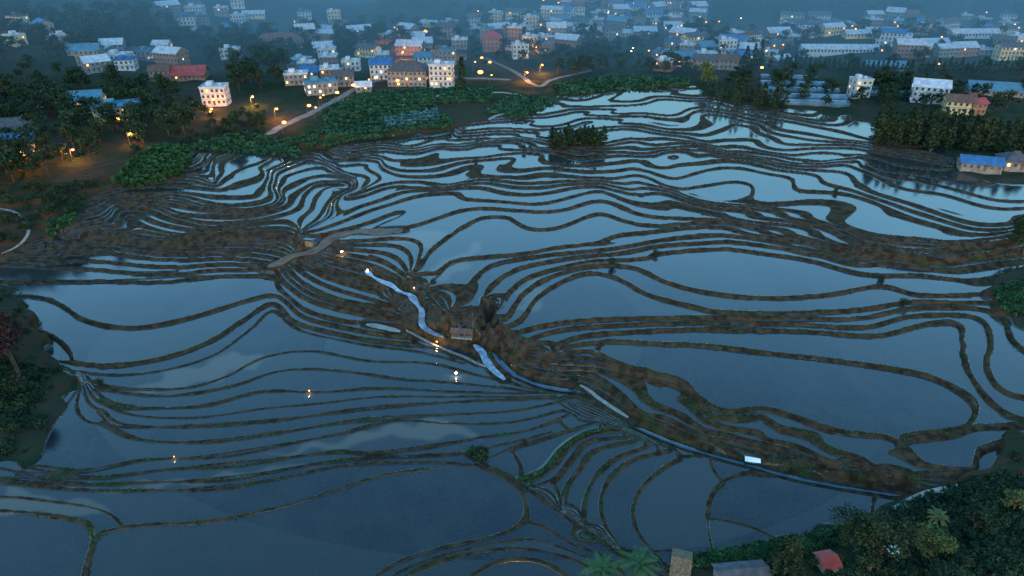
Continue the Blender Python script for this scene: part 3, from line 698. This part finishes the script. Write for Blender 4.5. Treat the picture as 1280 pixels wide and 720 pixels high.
def hut(name,u,v,w_,d_,h_,rm,rot):
    x,y,z=pixel_to_terrain(u,v); B=MB(); B.box(-w_/2,w_/2,-d_/2,d_/2,-1,h_,m=0); B.box(-.4,.4,-d_/2-.05,-d_/2,0,min(1.6,h_*.8),m=2)
    for s_ in (-1,1): B.poly([(-w_/2-.4,s_*(d_/2+.4),h_-.15),(w_/2+.4,s_*(d_/2+.4),h_-.15),(w_/2+.4,0,h_+d_*.25),(-w_/2-.4,0,h_+d_*.25)],[(0,1,2,3)],1)
    o_=bpy.data.objects.new(name,B.mesh(name,[M['grey'],M[rm],M['door']])); scn.collection.objects.link(o_); o_.location=(x,y,z+.1); o_.rotation_euler=(0,0,rot)
hut('tarp_box',940,576,1.7,.7,.4,'tarp',-.2); hut('field_hut',850,712,2,4,1.2,'wood',-.3); hut('tiled_shed',925,726,6.5,3,1.5,'r_grey',.1)  # first one is a small white tarp-covered box, built with the hut shape
hut('field_hut',1032,708,2.0,2.4,1.3,'r_red',.2); hut('field_hut',1115,690,1.4,.8,.6,'tarp',.3)
# ---------------------------------------------------------------- vegetation
def crops(name,poly,mat,row=1.6,size=.7,n_=1200,ang=.2):
    pts=rpts(poly,n_); C=[]
    for u,v in pts:
        x,y,z=pixel_to_terrain(u,v); q=-x*math.sin(ang)+y*math.cos(ang); q2=round(q/row)*row; dq=q2-q
        x-=dq*math.sin(ang); y+=dq*math.cos(ang)
        for k in range(4): C.append((x+rng.normal()*.25,y+rng.normal()*.25,float(z)+rng.uniform(.1,.9)*size))
    V,Q=leaves(np.array(C),size,rng,1.4)
    o_=bpy.data.objects.new(name,fastmesh(name,V,Q,[M[mat]],np.zeros(len(Q)))); scn.collection.objects.link(o_)
crops('vegetable_field',[(400,140),(455,115),(540,112),(545,135),(480,150),(410,158)],'crop',3.6,.9,2600)
crops('vegetable_field',[(365,175),(410,160),(500,150),(560,142),(565,158),(470,172),(390,186)],'crop',3.2,.8,2600,.35)
crops('vegetable_field',[(550,112),(620,112),(610,128),(550,130)],'crop',3.6,.9,900)
crops('cabbage_field',[(480,148),(545,140),(550,152),(485,160)],'crop2',3,1.0,700)
crops('vegetable_field',[(240,185),(300,168),(370,180),(375,196),(300,192)],'crop',2.5,1.0,1600)
crops('banana_patch',[(140,232),(165,205),(195,185),(235,186),(240,200),(225,218),(170,234)],'leaf2',2.4,1.4,1500)
crops('vegetable_field',[(650,148),(690,130),(700,125),(640,120),(610,140)],'crop',3,.9,800)
crops('vegetable_field',[(690,108),(760,95),(860,98),(860,108),(790,112),(700,118)],'crop',4,1.0,1400)
crops('vegetable_field',[(1240,365),(1280,350),(1320,360),(1320,400),(1260,392)],'leaf2',1.2,.5,1400)
crops('vegetable_field',[(0,480),(30,455),(60,465),(40,520),(0,540)],'leaf',1.0,.5,1200)
crops('vegetable_field',[(60,280),(95,268),(85,285),(62,295)],'leaf2',1.2,.7,400)
crops('grass_verge',[(850,710),(865,698),(960,682),(1060,662),(1055,672),(960,698)],'leaf2',.7,.5,1500)
crops('grass_verge',[(1110,640),(1160,618),(1260,590),(1280,600),(1280,720),(1060,720),(1090,670)],'leaf',.7,.5,3500)
def along(name,path,mat,size,n_,spread):
    X,Y,Q=path; k=rng.integers(0,len(X),n_); C=np.stack([X[k]+rng.normal(size=n_)*spread,Y[k]+rng.normal(size=n_)*spread,Q[k]+rng.uniform(0,size,n_)],1)
    V,F_=leaves(C,size*.7,rng); o_=bpy.data.objects.new(name,fastmesh(name,V,F_,[M[mat]],np.zeros(len(F_)))); scn.collection.objects.link(o_)
along('grass_hedge',hedge,'leaf2',.3,2500,.15)
# grass tufts along the tall banks near the channel
sel=np.argwhere((MG<-.02)&(lf<.1)&(Y2<150)&(np.abs(ST)[None,:]<.66)&(sines(X2,Y2,7,5,88)>.55))
sel=sel[rng.integers(0,len(sel),16000)]
C=np.stack([X2[sel[:,0],sel[:,1]],Y2[sel[:,0],sel[:,1]],Z[sel[:,0],sel[:,1]]+.06],1)+rng.normal(size=(len(sel),3))*[.08,.08,.03]
V,Q_=leaves(C,.16,rng,1.6); o_=bpy.data.objects.new('bank_grass',fastmesh('bank_grass',V,Q_,[M['leaf2']],np.zeros(len(Q_)))); scn.collection.objects.link(o_)
mass('left_hill_forest',rpts([(0,95),(60,85),(140,100),(200,112),(250,140),(255,165),(225,180),(165,185),(150,205),(110,215),(85,205),(60,225),(0,235)],100),'broad',6,10,'leaf',420,.075)
mass('left_hill_forest',rpts([(-120,60),(0,70),(0,240),(-120,260)],30),'broad',8,13,'leaf',300,.09)
mass('village_forest',rpts([(290,95),(330,80),(360,85),(350,115),(300,120)],18),'broad',7,11,'leaf',420,.075)
mass('village_forest',rpts([(0,0),(210,0),(215,40),(360,45),(440,35),(580,30),(590,50),(470,60),(440,75),(300,70),(270,90),(220,60),(0,75)],440),'broad',5,9,'leaf',200,.10)
mass('village_forest',rpts([(690,70),(760,60),(830,75),(860,90),(780,95),(700,100)],60),'broad',4,8,'leaf',250,.1)
mass('village_forest',rpts([(860,60),(1280,60),(1280,140),(1090,140),(960,130),(870,110)],130),'broad',4,7,'leaf',220,.1)
mass('village_forest',rpts([(560,10),(1280,0),(1280,60),(830,70),(600,90)],300),'broad',4,9,'leaf',160,.11)
mass('distant_forest',rpts([(-200,-45),(1480,-45),(1480,6),(700,6),(300,10),(-200,10)],650),'broad',8,14,'leaf',110,.15)
mass('distant_forest',rpts([(860,0),(1280,0),(1280,22),(1080,26),(900,28)],160),'broad',6,10,'leaf',140,.13)
mass('village_forest',rpts([(260,150),(330,150),(330,172),(260,170)],12),'broad',3,6,'leaf',250,.09)
mass('hillside_bushes',rpts([(160,190),(330,130),(330,170),(250,178),(180,188)],45),'bush',1.2,2.6,'leaf',220,.13)
mass('hillside_bushes',rpts([(0,240),(60,232),(130,222),(120,245),(70,285),(0,312)],60),'bush',1.2,3,'leaf',220,.13)
mass('hillside_bushes',rpts([(0,360),(30,385),(45,425),(85,470),(60,520),(30,570),(0,570)],50),'bush',.8,2.4,'leaf',260,.13)
mass('hillside_bushes',rpts([(1240,355),(1290,340),(1320,400),(1270,400)],14),'bush',.8,2,'leaf',260,.13)
mass('hillside_bushes',rpts([(1000,672),(1115,640),(1200,606),(1280,560),(1280,720),(1000,720)],60),'bush',.5,1.8,'leaf',260,.13)
mass('cypress_row',[(1090+i*9.5+rng.normal()*2,178+i*.75+rng.normal()*2) for i in range(22)]+[(1095+i*9.8,168+i*.8) for i in range(20)],'spire',8,11,'leaf',320,.06,1.3)
mass('cypress_row',[(975+i*6,84+i*.4+rng.normal()) for i in range(28)],'spire',5,7,'leaf',160,.08,1.3)
mass('cypress_row',[(1150+i*7,92+rng.normal()) for i in range(20)],'spire',5,7,'leaf',160,.08,1.3)
mass('cypress_row',[(1085+i*6,112+i*.6+rng.normal()) for i in range(12)]+[(890+i*7,122+i*1+rng.normal()*3) for i in range(14)],'spire',5,9,'leaf',200,.07,1.4)
mass('cypress_row',[(690+i*4.6,182-i*.1+rng.normal()*2) for i in range(15)]+[(690+i*5,176) for i in range(12)],'spire',3.5,6,'leaf',260,.08,1.6)
mass('cypress_row',[(578,112),(737,66),(742,62),(940,88),(930,92),(948,84)],'spire',11,15,'leaf',420,.05,1.2)
mass('garden_bushes',[(595,200),(655,186),(662,184),(320,165),(765,330),(820,318),(716,478),(125,482),(1130,380),(1100,350),(1045,240)],'bush',1.3,2.3,'leaf',420,.1,1.0)
mass('garden_bushes',[(598,575),(605,568),(592,568),(600,572)],'bush',1.4,2.0,'leaf',420,.12,1.0)
mass('garden_trees',[(885,108),(880,102)],'broad',8,9,'leaf4',420,.08)
lone('purple_leaf_tree',24,470,'broad',14,'leaf3',6500,.36,5,1.0)
lone('broadleaf_tree',0,500,'broad',8,'leaf',2600,.4,6,1.1)
lone('broadleaf_tree',1278,318,'broad',10,'leaf',3000,.4,7)
lone('broadleaf_tree',1085,714,'broad',10,'leaf',5200,.26,8,1.15); lone('broadleaf_tree',1160,700,'broad',5,'leaf4',1800,.22,9,1.1); lone('broadleaf_tree',1055,745,'broad',5,'leaf',2500,.25,19,1.1)
lone('broadleaf_tree',1215,665,'broad',4,'leaf',1500,.22,10,1.2); lone('broadleaf_tree',1265,640,'broad',4,'leaf4',1300,.2,11,1.2); lone('broadleaf_tree',1180,745,'broad',5,'leaf',2200,.22,12,1.2)
lone('fir_tree',978,722,'fir',8.5,'leaf',0,.26,14,1.0)
lone('palm_tree',748,742,'palm',6.5,'leaf2',0,0,15); lone('palm_tree',792,738,'palm',7,'leaf2',0,0,17); lone('palm_tree',1165,660,'palm',3.5,'leaf4',0,0,18)
# ---------------------------------------------------------------- self-glowing haze volume
mv=bpy.data.materials.new('haze_glow_volume'); mv.use_nodes=True; nt=mv.node_tree; nt.nodes.clear()
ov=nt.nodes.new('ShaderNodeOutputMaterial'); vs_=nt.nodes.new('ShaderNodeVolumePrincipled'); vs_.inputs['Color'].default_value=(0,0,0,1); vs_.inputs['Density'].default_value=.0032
vs_.inputs['Emission Strength'].default_value=.0032; vs_.inputs['Emission Color'].default_value=(.085,.27,.47,1)  # haze colour is emitted by the volume itself, no light scatters in it
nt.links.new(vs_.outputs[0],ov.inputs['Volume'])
v_,f_=boxv(-1500,1500,300,2500,-20,75); mkobj('glowing_haze',v_,f_,[mv])
# ---------------------------------------------------------------- world, sun, camera
wd=bpy.data.worlds.new('World'); scn.world=wd; wd.use_nodes=True; nt=wd.node_tree; bg=nt.nodes['Background']
sky=nt.nodes.new('ShaderNodeTexSky'); sky.sky_type='NISHITA'; sky.sun_disc=False; sky.sun_elevation=math.radians(4); sky.sun_rotation=math.radians(180); sky.air_density=1.5; sky.ozone_density=4; sky.dust_density=.5
mx=nt.nodes.new('ShaderNodeMix'); mx.data_type='RGBA'; mx.blend_type='MULTIPLY'; mx.inputs[0].default_value=1; mx.inputs[7].default_value=(1.0,1.05,1.0,1)
nt.links.new(sky.outputs[0],mx.inputs[6]); nt.links.new(mx.outputs[2],bg.inputs[0]); bg.inputs[1].default_value=2.1
sl=bpy.data.lights.new('sun','SUN'); sl.energy=.25; sl.angle=math.radians(30); sl.color=(.75,.88,1); so=bpy.data.objects.new('sun',sl); scn.collection.objects.link(so); so.rotation_euler=(math.radians(50),0,math.radians(10))
cam=bpy.data.cameras.new('camera'); co=bpy.data.objects.new('camera',cam); scn.collection.objects.link(co); scn.camera=co
co.location=(0,0,H); co.rotation_euler=(math.radians(90-29),0,0); cam.sensor_width=36; cam.lens=24; cam.clip_end=9000; cam.clip_start=.5
scn.view_settings.view_transform='Standard'; scn.view_settings.look='None'; scn.view_settings.exposure=0
print('verts',NI*NJ,'Z',Z.min(),Z.max(),'Fr',F.min(),F.max())
